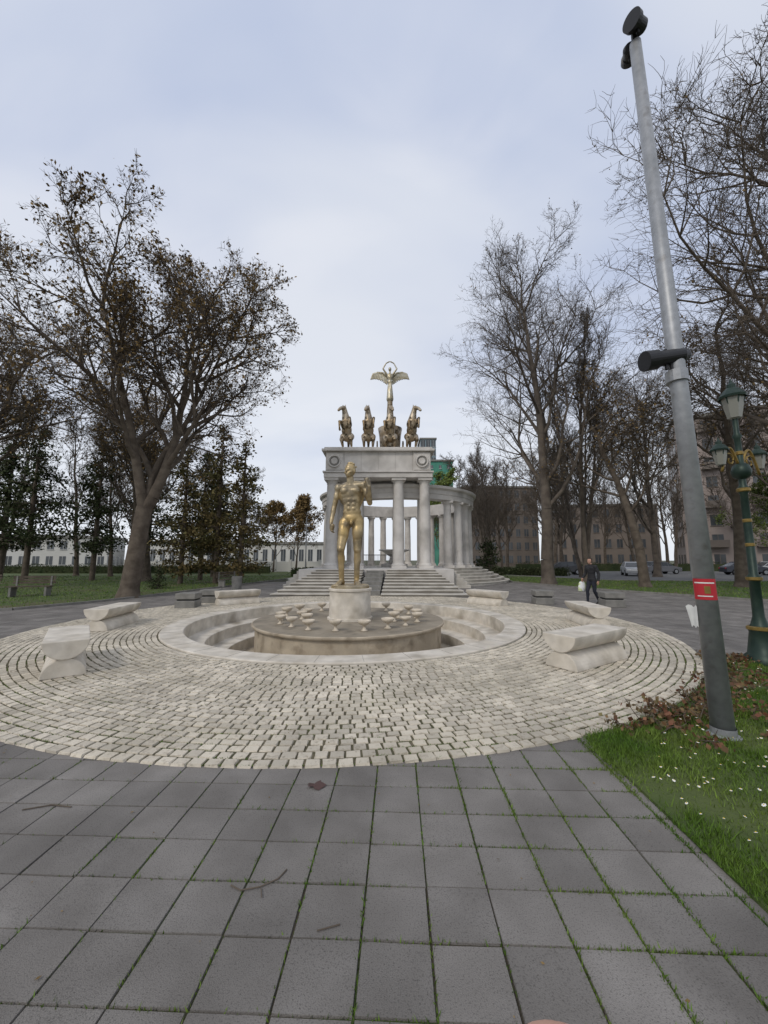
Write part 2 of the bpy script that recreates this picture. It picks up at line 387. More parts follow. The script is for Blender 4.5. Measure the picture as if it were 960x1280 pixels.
# ------------------------------------------------------------ trees
def segs_mesh(segs,name,mat,parent):
    A_=np.array(segs)
    V=[];F=[];off=0
    for lo,hi,n in((0,.03,3),(.03,.12,5),(.12,9,10)):
        s=A_[(A_[:,6]>=lo)&(A_[:,6]<hi)]
        if not len(s): continue
        d=s[:,3:6]-s[:,:3]; d/=np.linalg.norm(d,axis=1)[:,None]+1e-9
        ref=np.where(np.abs(d[:,2:3])<.9,np.array([[0,0,1.]]),np.array([[1.,0,0]])); u=np.cross(d,ref); u/=np.linalg.norm(u,axis=1)[:,None]; w_=np.cross(d,u)
        a=2*np.pi*np.arange(n)/n; c=np.cos(a)[None,:,None]; q=np.sin(a)[None,:,None]
        ring=u[:,None]*c+w_[:,None]*q
        b0=s[:,None,:3]+ring*s[:,6][:,None,None]; b1=s[:,None,3:6]+ring*s[:,7][:,None,None]
        m=len(s); vv=np.concatenate([b0,b1],1).reshape(-1,3); k=np.arange(n); base=(np.arange(m)*2*n)[:,None]
        ff=np.stack([base+k,base+(k+1)%n,base+n+(k+1)%n,base+n+k],2).reshape(-1,4)+off
        V.append(vv);F.append(ff);off+=len(vv)
    return mesh(name,np.concatenate(V),np.concatenate(F),mat,parent,smooth=True)
def grow(seed,H,R,lean=(0,0),spread=.42,cb=.3,nl=13,ang=(30,60),trop=.12,leaf=0,dens=1.0,wob=.12,stems=1,round_=.62,fork=0,tw=1.0):
    rd=random.Random(seed); segs=[]; leaves=[]
    nn=[12,7,5,4,3]
    def rec(p,d,Ln,r,lv,cb=cb):
        n=nn[lv]; st=Ln/n; kids=[]
        for i in range(n):
            wb=wob*(.5 if lv==0 else 1+.25*lv)
            d=(d+Vector((rd.gauss(0,wb),rd.gauss(0,wb),rd.gauss(0,wb)*.7+(trop if lv<3 else trop*.4)))).normalized()
            if lv==0: d=(d+Vector((lean[0],lean[1],.15))*.15).normalized()
            p2=p+d*st; t0=i/n;t1=(i+1)/n
            k_=.8 if lv<4 else .5
            r0=r*(1-k_*t0); r1=r*(1-k_*t1)
            if lv==0 and i==0 and cb>.15: segs.append((*p,*(p+d*st*.3),r*1.45,r*1.05)); segs.append((*(p+d*st*.3),*p2,r*1.05,r1))
            else: segs.append((*p,*p2,r0,r1))
            p=p2
            if lv<4 and ((lv==0 and t1>cb) or (lv>0 and t1>.22)):
                if lv==0: c=nl/(n*(1-cb))
                else: c=[0,1.5,1.7,1.5][lv]*dens
                c=int(c)+(rd.random()<c-int(c))
                for _ in range(c): kids.append((p.copy(),d.copy(),r1,t1))
            if leaf and lv>=3 and rd.random()<leaf: leaves.append((p.x+rd.gauss(0,.12),p.y+rd.gauss(0,.12),p.z+rd.gauss(0,.12)))
        kids.append((p.copy(),d.copy(),r1,1.0)) if lv<4 else None
        for (kp,kd,kr,kt) in kids:
            a=math.radians(rd.uniform(*ang)); 
            ax=Vector((rd.gauss(0,1),rd.gauss(0,1),rd.gauss(0,1))).cross(kd)
            if ax.length<1e-3: continue
            nd=Matrix.Rotation(a,3,ax.normalized())@kd
            if lv==0:
                l=H*spread*(1.05-round_*max(0,(kt-cb)/(1-cb)))*rd.uniform(.75,1.15); nd.z=abs(nd.z)+.05; nd.normalize(); rr=max(.04,R*.40*(1-.5*kt))
            else:
                l=Ln*rd.uniform(.38,.62)*(1.15-.5*kt); rr=min(kr*.75,[0,.06,.026,.013][lv]*tw)
                rr=max(rr,[0,.03,.013,.008][lv]*tw)
            rec(kp,nd,l,rr,lv+1)
    if fork:
        hz=H*fork; p=Vector((0,0,-.05)); d=Vector((lean[0],0,1)).normalized(); top=p+d*hz
        mid=p+d*hz*.12
        segs.append((*p,*mid,R*1.45,R*1.1)); 
        for q in range(4):
            a_=mid.lerp(top,q/4); b_=mid.lerp(top,(q+1)/4); segs.append((*a_,*b_,R*(1.1-.05*q),R*(1.05-.05*q)))
        for (dx,dy,hh,rr) in ((.30,.05,.76,.72),(-.28,-.12,.80,.66),(.02,.22,.84,.5)):
            rec(top-d*.2,Vector((dx+lean[0],dy,1)).normalized(),H*(1-fork)*hh*1.05,R*rr,0,cb=.10)
    else:
        for s in range(stems):
            off=Vector((rd.uniform(-.5,.5),rd.uniform(-.5,.5),0))*(stems>1)
            rec(Vector((0,0,-.05))+off,Vector((lean[0]+off.x*.3,lean[1]+off.y*.3,1)).normalized(),H*.88*(1 if s==0 else rd.uniform(.7,.95)),R,0)
    return segs,leaves
def tree(name,loc,data,bark,leafmat=None,ls=(.1,.22),rot=0,scale=1,cache={}):
    e=empty(name,loc,rot,scale)
    key=id(data)
    if key not in cache:
        a=segs_mesh(data[0],'trunk_and_branches',bark,e); b=None
        if data[1] and leafmat: b=leafquads('leaves',data[1],ls[0],ls[1],leafmat,e)
        cache[key]=(a.data,b.data if b else None)
    else:
        for nm,d in zip(('trunk_and_branches','leaves'),cache[key]):
            if d: link(bpy.data.objects.new(nm,d),e)
    return e
d1=grow(14,15.2,.36,lean=(.10,0),spread=.40,nl=9,ang=(25,62),leaf=.17,trop=.05,dens=1.08,fork=.27,round_=.45,wob=.14)
tree('plane_tree',(-11.3,17.1,0),d1,m_bark,m_dead,(.10,.2))
d2=grow(21,23.5,.42,lean=(0,0),spread=.44,cb=.22,nl=20,ang=(28,56),leaf=.02,trop=.09,dens=1.1,round_=.55)
tree('bare_tree',(11.1,26,0),d2,m_barkL,m_dead,(.08,.16))
d3=grow(33,21,.2,lean=(.05,0),spread=.28,cb=.2,nl=10,ang=(20,42),leaf=.0,trop=.16,stems=3,dens=.9)
tree('bare_tree',(14.9,28.5,0),d3,m_barkL)
d4=grow(45,16,.30,lean=(-.1,0),spread=.40,cb=.26,nl=14,ang=(30,70),leaf=.08,trop=.05,wob=.17)
tree('bare_tree',(15.9,23.5,0),d4,m_bark,m_dead,(.10,.2))
d5=grow(52,20.5,.35,lean=(-.1,0),spread=.50,cb=.2,nl=20,ang=(30,62),leaf=.02,trop=.1,dens=1.2)
tree('bare_tree',(17.0,13.5,0),d5,m_bark,m_dead,(.06,.12))
tree('bare_tree',(21.8,23.5,0),d4,m_bark,rot=2.1,scale=1.1)
tree('plane_tree',(-23,20.5,0),d1,m_bark,rot=2.4,scale=.98)
tree('plane_tree',(-18.5,30,0),d1,m_bark,rot=4.0,scale=.9)
tree('bare_tree',(19,36,0),d3,m_barkL,rot=1.2,scale=.95)
tree('bare_tree',(27,38,0),d2,m_barkL,rot=2.2,scale=.8)
tree('bare_tree',(12,44,0),d3,m_barkL,rot=3.2,scale=.75)
tree('bare_tree',(31,27,0),d2,m_barkL,rot=.6,scale=.85)
d6=grow(61,9,.14,spread=.45,cb=.2,nl=10,leaf=.5,dens=.9)
tree('young_tree',(-11,48,0),d6,m_bark,m_dead,(.15,.3))
tree('young_tree',(-15,52,0),d6,m_bark,rot=2)
d7=grow(62,12,.18,spread=.42,cb=.2,nl=10,leaf=.55,dens=.9)
tree('spring_tree',(7,48,0),d7,m_bark,m_spring,(.14,.26))
tree('spring_tree',(44,38,0),d7,m_bark,rot=2,scale=1.0)
tree('spring_tree',(34,33,0),d7,m_bark,rot=4,scale=.7)
d8=grow(77,18,.26,spread=.36,cb=.2,nl=12,ang=(25,55),leaf=.0,trop=.1,dens=.82,tw=1.7)
for k,(x,y,s) in enumerate([(20,62,1),(13,60,1),(28,60,1),(38,66,1),(9.5,66,.8),(46,62,1),(34,52,.8),(16,52,.8),(23,50,.9),(12,54,.75),(29,68,1.2),(20,70,1.1),(52,56,1.0),(41,54,.9),(25,56,1.0),(-21,44,.8),(-27,38,.8),(-32,40,.9),(-15,40,.6),(-38,38,.9),(-24,36,.75),(17,64,.9)]):
    tree('bare_tree',(x,y,0),d8,m_bark,rot=k*1.3,scale=s)
def conifer(seed,H,Rb,z0=.8):
    rd=random.Random(seed); segs=[]; P=[]
    segs.append((0,0,-.05,0,0,H*.5,H*.018,H*.013)); segs.append((0,0,H*.5,0,0,H,H*.013,.02))
    z=z0
    while z<H*.99:
        t=(z-z0)/(H-z0)
        for k in range(rd.randint(2,5)):
            a=rd.uniform(0,6.28); R=Rb*((1-t)**.75)*rd.uniform(.45,1.15)*(1 if t>.12 else .7)+.2; dr=rd.uniform(-.1,.35)
            pr=Vector((0,0,z)); nseg=5
            for q in range(nseg):
                rr=R*(q+1)/nseg; p=Vector((rr*math.cos(a),rr*math.sin(a),z+dr*rr*.5-.06*rr*rr*.3+rd.gauss(0,.05)))
                segs.append((*pr,*p,max(.012,.05*(1-q/nseg)),max(.01,.05*(1-(q+1)/nseg))))
                m=int(8*rr/1.2*(1.2-t*.3))+2
                for _ in range(m):
                    sp_=.14+.10*rr
                    P.append((p.x+rd.gauss(0,sp_),p.y+rd.gauss(0,sp_),p.z+rd.gauss(0,.16)-abs(rd.gauss(0,.12))))
                pr=p
        z+=rd.uniform(.2,.46)
    return segs,P
c1=conifer(1,12.5,3.2,3.0); c2=conifer(2,12,2.6,1.0); c4=conifer(9,12,2.8,2.6)
for k,(x,y,s,c,mm) in enumerate([(-28,30,1,c1,m_ever),(-23.5,31,.95,c4,m_ever),(-33,33,1.1,c4,m_ever),(-14.8,31,.85,c1,m_ever),(-11.8,27,.95,c2,m_brev),(-9.9,26.5,.85,c2,m_brev),(-40,34,1.2,c1,m_ever),(-16.5,37,.9,c4,m_ever),(-26,42,1.2,c1,m_ever),(-14.0,26.5,.8,c2,m_brev)]):
    tree('cypress_tree' if c is c2 else 'pine_tree',(x,y,0),c,m_bark,mm,(.14,.34),rot=k*1.7,scale=s)
c3=conifer(5,3.6,1.5,.1)
tree('evergreen_shrub',(9.3,34,0),c3,m_bark,m_ever,(.15,.3)); tree('evergreen_shrub',(-12.9,22,0),c3,m_bark,rot=2,scale=.35)
def hedge(name,x0,y0,x1,y1,h,wd,mat,n):
    P=[]
    for k in range(n):
        t=random.random(); P.append((x0+(x1-x0)*t+random.gauss(0,wd*.3),y0+(y1-y0)*t+random.uniform(-wd,wd)*.5,random.uniform(.02,h)*(1+.12*math.sin(t*40))))
    e=empty(name); leafquads('foliage',P,.08,.22,mat,e)
    v,f=box((x0+x1)/2,(y0+y1)/2,h*.4,math.dist((x0,y0),(x1,y1)),wd*.5,h*.8,math.atan2(y1-y0,x1-x0)); mesh('inner_branches',v,f,m_ever,e)
hedge('hedge',10.5,43,19,40,.8,1.0,m_ever,9000); hedge('hedge',-60,48,-14,47,1.1,1.2,m_ever,12000); hedge('hedge',-9,38,-7.5,46,.8,.8,m_ever,3000)
hedge('hedge',20,58,75,56,1.3,1.2,m_ever,9000)
# ------------------------------------------------------------ blob bodies
def blob(name,prims,voxel,smooth,mat,parent=None,loc=(0,0,0),rot=0,scale=1):
    bm=bmesh.new()
    for p in prims:
        if p[0]=='c':
            a,b=Vector(p[1]),Vector(p[2]); d=b-a; Lh=d.length
            if Lh<1e-5: continue
            q=d.to_track_quat('Z','Y').to_matrix().to_4x4()
            bmesh.ops.create_cone(bm,cap_ends=True,segments=16,radius1=p[3],radius2=p[4],depth=Lh,matrix=Matrix.Translation((a+b)/2)@q)
            for c_,r_ in((a,p[3]),(b,p[4])): bmesh.ops.create_icosphere(bm,subdivisions=2,radius=r_,matrix=Matrix.Translation(c_))
        else:
            R=Matrix.Identity(4)
            if len(p)>3: R=Matrix.Rotation(p[3][0],4,'X')@Matrix.Rotation(p[3][1],4,'Y')@Matrix.Rotation(p[3][2],4,'Z')
            bmesh.ops.create_icosphere(bm,subdivisions=3,radius=1,matrix=Matrix.Translation(p[1])@R@Matrix.Diagonal((*p[2],1)))
    me=bpy.data.meshes.new('tmp'); bm.to_mesh(me); bm.free(); ob=bpy.data.objects.new('tmp',me); S.collection.objects.link(ob)
    r=ob.modifiers.new('r','REMESH'); r.mode='VOXEL'; r.voxel_size=voxel
    s=ob.modifiers.new('s','SMOOTH'); s.factor=.5; s.iterations=smooth
    dg=bpy.context.evaluated_depsgraph_get(); dg.update()
    m2=bpy.data.meshes.new_from_object(ob.evaluated_get(dg)); bpy.data.objects.remove(ob); m2.name=name
    m2.polygons.foreach_set('use_smooth',[True]*len(m2.polygons)); m2.materials.clear(); m2.materials.append(mat)
    o=bpy.data.objects.new(name,m2); o.location=loc; o.rotation_euler=(0,0,rot); o.scale=(scale,)*3
    return link(o,parent)
def hand(w_,d,side,pr,curl=.8,palm_n=None,s=1):
    w_=Vector(w_); d=Vector(d).normalized(); n=Vector(palm_n).normalized(); sd=d.cross(n).normalized()
    for o_ in(-.028,-.010,.010,.028):
        pr.append(('c',w_+sd*o_*.6*s,w_+d*.085*s+sd*o_*s,.014*s,.012*s))
    for i,(o_,l) in enumerate(((-.030,.068),(-.010,.078),(.011,.074),(.031,.058))):
        p=w_+d*.088*s+sd*o_*s; a=0
        for q,fr in enumerate((.45,.32,.23)):
            a+=curl*(.55 if q==0 else .8); v=d*math.cos(a)+n*math.sin(a); p2=p+v*l*fr*s; pr.append(('c',p,p2,(.0095-.001*q)*s,(.009-.001*q)*s)); p=p2
    p=w_+d*.025*s+sd*(-.022*side)*s; v=(d*.7-sd*.6*side+n*.35).normalized(); p2=p+v*.045*s; pr.append(('c',p,p2,.0125*s,.010*s)); p3=p2+(d*.8+n*.5).normalized()*.035*s; pr.append(('c',p2,p3,.010*s,.008*s))
def human(J,yaw=0,pitch=0,coat=0,hand_args=None):
    V_=Vector; pr=[]
    P={k:V_(v) for k,v in J.items()}
    def C_(a,b,r0,r1): pr.append(('c',P[a] if isinstance(a,str) else a,P[b] if isinstance(b,str) else b,r0,r1))
    def E(c,r,rot=(0,0,0)): pr.append(('e',tuple(c),r,rot))
    k=coat
    pel,bel,che,nec,hd=P['pelvis'],P['belly'],P['chest'],P['neck'],P['head']
    E(pel,(.150+k,.105+k,.11)); E((pel+bel)/2,(.132+k,.095+k,.12)); E(bel,(.122+k,.09+k,.12)); E(che,(.155+k,.11+k,.15)); E((bel+che)/2,(.14+k,.10+k,.13))
    sl,sr=P['shL'],P['shR']
    C_(sl,sr,.052+k*.5,.052+k*.5)
    for s_,sh in((-1,sl),(1,sr)):
        E(che+V_((s_*.072,-.070-k*.6,.035)),(.078,.045,.056))
        E(che+V_((s_*.09,.03,-.02)),(.08,.08,.15))
        E(sh+V_((s_*.008,0,-.01)),(.055+k*.6,.058+k*.6,.070+k*.5))
        C_(nec+V_((0,.02,-.03)),sh+V_((-s_*.04,.01,.02)),.045,.035)
        E(pel+V_((s_*.07,.07,-.05)),(.085,.07,.095))
    if not k:
        for zi in range(3):
            for s_ in(-1,1): E(bel+V_((s_*.034,-.078,.09-.065*zi)),(.03,.018,.028))
    C_(nec-V_((0,0,.06)),hd-V_((0,-.01,.05)),.055,.05)
    R=Matrix.Rotation(yaw,3,'Z')@Matrix.Rotation(pitch,3,'X')
    def H(x,y,z): return hd+R@V_((x,y,z))
    def HE(c,r): pr.append(('e',tuple(c),r,(0,0,yaw)))
    HE(H(0,.012,.02),(.076,.094,.098)); HE(H(0,-.018,-.045),(.056,.066,.062)); HE(H(0,-.058,-.078),(.028,.025,.022))
    HE(H(0,-.074,.018),(.05,.018,.012)); C_(H(0,-.086,.008),H(0,-.106,-.026),.009,.013); HE(H(0,-.082,-.055),(.024,.012,.008)); HE(H(0,-.08,-.066),(.020,.012,.007))
    for s_ in(-1,1):
        HE(H(s_*.078,.01,-.008),(.010,.02,.032)); HE(H(s_*.03,-.078,.0),(.013,.01,.008)); HE(H(s_*.042,-.055,-.03),(.022,.022,.018))
    rr=random.Random(3)
    for _ in range(34):
        a=rr.uniform(0,6.28); b=rr.uniform(.15,1.5); HE(H(.08*math.cos(a)*math.cos(b),.018+.096*math.sin(a)*math.cos(b) if math.sin(a)>-.6 or b>.8 else .0,.035+.092*math.sin(b)),(.02,.02,.016))
    for L_ in'LR':
        s_=-1 if L_=='L' else 1
        sh,el,ha=P['sh'+L_],P['el'+L_],P['ha'+L_]
        C_(sh,el,.047+k,.036+k*.8); E((sh*.55+el*.45)+V_((0,-.010,0)),(.044+k*.7,.045+k*.7,.08))
        C_(el,ha,.039+k*.8,.026+k*.7); E(el*.72+ha*.28,(.040+k*.6,.038+k*.6,.055))
        hp,kn,an,to=P['hip'+L_],P['kn'+L_],P['an'+L_],P['to'+L_]
        C_(hp,kn,.092+k*.3,.058+k*.3); E(hp*.6+kn*.4+V_((0,-.018,0)),(.08,.078,.15)); C_(kn,an,.052+k*.3,.037+k*.3)
        E(kn+V_((0,-.016,0)),(.048,.046,.05)); E(kn*.68+an*.32+V_((0,.03,0)),(.054,.05,.105))
        heel=an+(an-to).normalized()*.04; heel.z=an.z-.045
        C_(an,heel,.036,.034); C_(an-V_((0,0,.02)),to,.036,.024)
        sdv=(to-an).cross(V_((0,0,1))).normalized()
        for q in(-1.5,-.5,.5,1.5): pr.append(('c',an*.4+to*.6+sdv*q*.016-V_((0,0,.02)),to+sdv*q*.02+(to-an).normalized()*.035-V_((0,0,.006)),.02,.014))
        hand(ha,hand_args[L_][0],s_,pr,hand_args[L_][2],hand_args[L_][1],s=1.05)
    return pr
J=dict(pelvis=(.02,0,.96),belly=(.012,-.01,1.13),chest=(-.008,0,1.32),neck=(-.012,.0,1.51),head=(-.022,-.015,1.66),
 shL=(-.185,0,1.415),elL=(-.255,.03,1.13),haL=(-.285,-.04,.89),shR=(.175,0,1.455),elR=(.275,-.02,1.18),haR=(.275,-.15,1.40),
 hipL=(-.085,0,.90),knL=(-.125,-.12,.51),anL=(-.12,-.03,.085),toL=(-.165,-.17,.028),hipR=(.10,0,.92),knR=(.10,-.02,.50),anR=(.085,.05,.085),toR=(.125,-.09,.028))
HA={'L':((.02,-.1,-1),(.8,-.1,0),.75),'R':((-.2,.15,1),(-.5,.6,0),.9)}
pr=human(J,yaw=-.45,hand_args=HA)
pr+=[('c',(.245,-.13,1.52),(.215,.02,1.50),.022,.028),('c',(.215,.02,1.50),(.15,.11,1.25),.028,.022),('c',(.15,.11,1.25),(.05,.13,1.02),.022,.02),('c',(-.265,-.06,.79),(-.25,-.09,.85),.03,.03)]
pr+=[('e',(.02,-.115,.885),(.026,.03,.035))]
st=empty('athlete_statue',(C[0],C[1],.886),A,1.96)
fg=blob('figure',pr,.0085,3,m_gold,st); fg.location.z=.03
v,f=lathe([(.27,-.0),(.27,.03),(.25,.045),(.001,.045)],32); mesh('plinth',v,[q[::-1] for q in f],m_gold,st)
# pedestrian
J=dict(pelvis=(0,0,.93),belly=(0,-.01,1.10),chest=(0,-.02,1.30),neck=(0,-.02,1.47),head=(0,-.05,1.61),
 shL=(-.19,0,1.40),elL=(-.25,-.02,1.12),haL=(-.25,-.20,.93),shR=(.19,0,1.40),elR=(.25,.08,1.13),haR=(.26,.02,.86),
 hipL=(-.09,0,.88),knL=(-.09,-.16,.49),anL=(-.09,-.17,.085),toL=(-.10,-.31,.035),hipR=(.09,0,.88),knR=(.09,.0,.47),anR=(.09,.20,.12),toR=(.09,.08,.035))
HA={'L':((0,-.3,-1),(1,0,0),1.1),'R':((0,-.1,-1),(-1,0,0),.6)}
pe=empty('walking_man',(7.95,14.75,.0),math.radians(-68),1.0)
body=blob('body',human(J,coat=.022,yaw=.1,hand_args=HA),.011,2,M('jacket_black',(.016,.016,.019),(.028,.028,.03),8,.8),pe)
for mm in (M('trousers_navy',(.02,.022,.032),None,rough=.9),M('skin',(.42,.24,.17),None,rough=.6),M('dark_hair',(.03,.022,.016),None,rough=.7),M('shoe_leather',(.02,.017,.015),None,rough=.5)): body.data.materials.append(mm)
for p in body.data.polygons:
    c=p.center; z=c.z; i=0
    if z<.10: i=4
    elif z<.86 and abs(c.x)<.2: i=1
    elif z>1.49: i=2 if (c.y<-.055 and z<1.69) or z<1.545 else 3
    elif (Vector((c.x,c.y,c.z))-Vector((-.25,-.22,.86))).length<.10 or (Vector((c.x,c.y,c.z))-Vector((.26,.01,.78))).length<.085: i=2
    p.material_index=i
v=[];f=[]; n=16
for q,(zz_,wx,wy) in enumerate([(0,.02,.10),(-.06,.05,.15),(-.2,.08,.18),(-.34,.085,.19),(-.38,.05,.16)]):
    for k in range(n):
        a=2*math.pi*k/n; v.append((-.25+wx*math.cos(a)*(1+.1*math.sin(3*a+q)),-.24+wy*math.sin(a)*(1+.08*math.cos(5*a+q)),.83+zz_))
for q in range(4):
    for k in range(n): f.append((q*n+k,q*n+(k+1)%n,(q+1)*n+(k+1)%n,(q+1)*n+k))
f.append(tuple(range(4*n,5*n)))
mesh('carrier_bag',v,f,M('plastic_bag',(.75,.76,.74),(.6,.66,.35),5,.4,t1=(.5,.6)),pe,True)
# ------------------------------------------------------------ stairs
se=empty('monument_stairs',(C[0],C[1],0),A)
nst=9; z1=1.1
for nm,sg in(('flight_left',-1),('flight_right',1)):
    V=[];T_=[]
    for k in range(nst):
        y0=6.7+k*.62; y1=12.6; zb=z1*(k+1)/nst; za=z1*k/nst
        t=k/nst; xo=4.5-1.1*t; xi=.55+.15*t
        x=sorted((sg*xi,sg*xo)); cx=(x[0]+x[1])/2; wx=x[1]-x[0]
        V.append(box(cx,(y0+.05+y1)/2,(za-.02+zb-.045)/2,wx-.06,y1-y0-.05,zb-.045-za+.02))
        T_.append(box(cx,(y0+y1)/2+.001*k,zb-.022,wx,y1-y0,.044))
    v,f=join_geo(V); mesh(nm+'_risers',v,f,m_riser,se)  # darker colour imitates shade below the tread overhang
    v,f=join_geo(T_); bevel(mesh(nm+'_treads',v,f,m_step,se),.008)
V=[]
for k in range(6): V.append(box(0,7.6+k*.9,.08+.16*k,1.0,1.0,.3+.003*k))
v,f=join_geo(V); mesh('water_cascade',v,f,m_conc,se)
# ------------------------------------------------------------ monument
mo=empty('colonnade_monument',(0,0,0))
rc=(1.15,32.5); pc=(-.39,26.0)
for q,(R,h0,h1) in enumerate(((9.0,-.02,.18),(8.6,.18,.36),(8.2,.36,.54),(7.8,.54,.72),(7.4,.72,.90),(7.0,.90,1.095))):
    v,f=lathe([(R-.04,h0),(R-.04,h1-.05),(R,h1-.048),(R,h1),(.01,h1)],96,*rc); bevel(mesh('podium_step_%d'%q,v,[q_[::-1] for q_ in f],m_step,mo),.01)
v,f=box(pc[0],25.4,.55,9.2,5.4,1.104,A); bevel(mesh('portal_podium',v,f,m_mon,mo),.02)
for q in range(5):
    v,f=box(pc[0],25.4,.09+.2*q-.0,11.2-.4*q,4.9-.05*q,.2,A); bevel(mesh('side_step_%d'%q,v,f,m_step,mo),.015)
def column(x,y,z0,z1,r):
    parts=[box(x,y,z0+.09,r*2.5,r*2.5,.18)]
    pr_=[(r*1.2,z0+.18),(r*1.22,z0+.24),(r*1.05,z0+.3),(r,z0+.36),(r*.99,(z0+z1)/2),(r*.88,z1-.42),(r*.95,z1-.38),(r*.9,z1-.34),(r*1.1,z1-.2),(r*1.15,z1-.16)]
    v,f=lathe(pr_,24,x,y); parts.append((v,[q[::-1] for q in f])); parts.append(box(x,y,z1-.08,r*2.5,r*2.5,.16)); return join_geo(parts)
cols=[]
for dx in(-3.15,-1.42,1.38,3.15):
    cols.append(column(pc[0]+dx,25.5,1.1,7.15,.38)); cols.append(column(pc[0]+dx,27.3,1.1,7.15,.38))
v,f=join_geo(cols); mesh('portal_columns',v,f,m_mon,mo)
def bx(nm,x,y,z,sx,sy,sz,mat=m_mon,bv=.02): v,f=box(x,y,z,sx,sy,sz); return bevel(mesh(nm,v,f,mat,mo),bv)
bx('architrave',pc[0],26.4,7.3,7.3,2.9,.3); bx('attic',pc[0],26.4,8.2,7.1,2.7,1.5); bx('attic_cornice',pc[0],26.4,9.02,7.6,3.2,.16); bx('attic_cap',pc[0],26.4,9.17,7.3,2.9,.14)
bx('frieze_band',pc[0],26.4,7.53,7.45,3.05,.12)
for i in range(5): bx('attic_joint',pc[0]-2.3+i*1.15,25.043,8.27,.012,.006,1.3,m_riser,.0)
for s_ in(-1,1):
    x=pc[0]+s_*2.95
    bx('medallion_panel',x,25.02,8.25,1.15,.1,1.2)
    prof=[(.001,.10),(.2,.12),(.24,.05),(.33,.05),(.36,.13),(.42,.13),(.46,.0)]
    v,f=lathe(prof,32); v=[(a+x,24.97-c,b+8.25) for a,b,c in v]; mesh('medallion',v,f,m_mon,mo)
    prof=[(.24,.052),(.32,.052)]
    v,f=lathe(prof,32); v=[(a+x,24.965-c,b+8.25) for a,b,c in v]; mesh('medallion_groove',v,f,m_conc,mo)
cols=[];nc=30
for k in range(nc):
    a=2*math.pi*(k+.5)/nc; x=rc[0]+5.95*math.cos(a); y=rc[1]+5.95*math.sin(a)
    if y<27.9 and abs(x-pc[0])<4.2: continue
    cols.append(column(x,y,1.095,5.95,.30))
v,f=join_geo(cols); mesh('rotunda_columns',v,f,m_mon,mo)
v,f=lathe([(5.5,5.95),(6.38,5.95),(6.38,6.3),(6.42,6.32),(6.42,6.62),(6.6,6.72),(6.62,6.88),(6.4,6.95),(5.5,6.96),(5.5,5.95)],96,*rc)
mesh('rotunda_entablature',v,[q[::-1] for q in f],m_mon,mo)
v,f=lathe([(1.1,1.1),(1.1,1.3),(.5,1.45),(.35,1.9),(.9,2.3),(1.3,2.45),(1.25,2.5),(.01,2.4)],32,rc[0]-.3,rc[1]-1); mesh('altar_bowl',v,[q[::-1] for q in f],m_mon,mo)
V=[]
for k in range(26): V.append(box(pc[0]-1.2+k*.1,28.2,1.55,.02,.02,.9))
V.append(box(pc[0],28.2,2.02,2.7,.05,.05)); v,f=join_geo(V); mesh('railing',v,f,m_black,mo)
# horses
def horse(turn):
    t=turn; p=[]
    def c(a,b,r0,r1): p.append(('c',a,b,r0,r1))
    p+=[('e',(0,.30,1.2),(.38,.38,.42)),('e',(0,.12,1.55),(.36,.36,.42)),('e',(0,-.06,1.90),(.40,.36,.42)),('e',(0,-.22,2.05),(.28,.22,.32))]
    c((0,-.08,2.15),(t*.08,-.16,2.62),.31,.21); c((t*.08,-.16,2.62),(t*.16,-.26,3.00),.21,.16)
    hx=t*.16
    c((hx,-.26,3.0),(hx+t*.20,-.62,2.84),.165,.11); c((hx+t*.20,-.62,2.84),(hx+t*.30,-.84,2.62),.11,.09)
    for s in(-1,1):
        c((hx+s*.08,-.2,3.10),(hx+s*.10,-.2,3.29),.05,.015)
        c((s*.25,-.18,1.98),(s*.34,-.66,2.02+.12*s),.15,.10); c((s*.34,-.66,2.02+.12*s),(s*.32,-.74,1.58+.1*s),.085,.06); c((s*.32,-.74,1.58+.1*s),(s*.32,-.60,1.44+.1*s),.06,.08)
        c((s*.25,.32,1.15),(s*.32,-.02,.85),.26,.15); c((s*.32,-.02,.85),(s*.30,.34,.48),.13,.08); c((s*.30,.34,.48),(s*.30,.22,.12),.075,.06); c((s*.30,.22,.12),(s*.30,.16,.04),.085,.11)
    for k in range(9):
        q=k/8; c((t*.16*q,.04-.10*q,2.2+.92*q),(t*.16*q+random.uniform(-.16,.16),.2-.1*q,2.1+.92*q),.07,.04)
    c((0,.62,1.3),(0,.85,1.0),.09,.12); c((0,.85,1.0),(0,.8,.35),.12,.05)
    return p
qe=empty('quadriga_sculpture',(0,0,9.24))
for i,x in enumerate((-2.68,-1.1,.42,2.0)):
    blob('horse',horse((-.8,-.5,.5,.9)[i]),.035,2,m_bronze,qe,loc=(x,26.1,0),rot=(-.1,.05,-.05,.12)[i],scale=1.04)
v,f=lathe([(.75,.6),(.8,1.5),(.9,2.1),(.86,2.12),(.72,1.5),(.68,.65),(.01,.6)],24,.45,27.35); mesh('chariot_body',v,f,m_bronze,qe,True)
for s in(-1,1):
    prof=[(.5,-.05),(.58,-.05),(.58,.05),(.5,.05),(.5,-.05)]; v,f=lathe(prof,28); v=[(.45+s*.95+c_,27.35+a,.58+b) for a,b,c_ in v]; mesh('wheel',v,f,m_bronze,qe)
    V=[tube([(.45+s*.95,27.35,.58),(.45+s*.95,27.35+.52*math.cos(a),.58+.52*math.sin(a))],.03,6) for a in np.arange(0,6.28,.785)]; v,f=join_geo(V); mesh('spokes',v,f,m_bronze,qe)
v,f=lathe([(.34,.6),(.28,2.5),(.19,4.3),(.24,4.42),(.01,4.44)],20,.45,27.35); mesh('victory_shaft',v,[q[::-1] for q in f],m_bronze,qe,True)
p=[]
def c(a,b,r0,r1): p.append(('c',a,b,r0,r1))
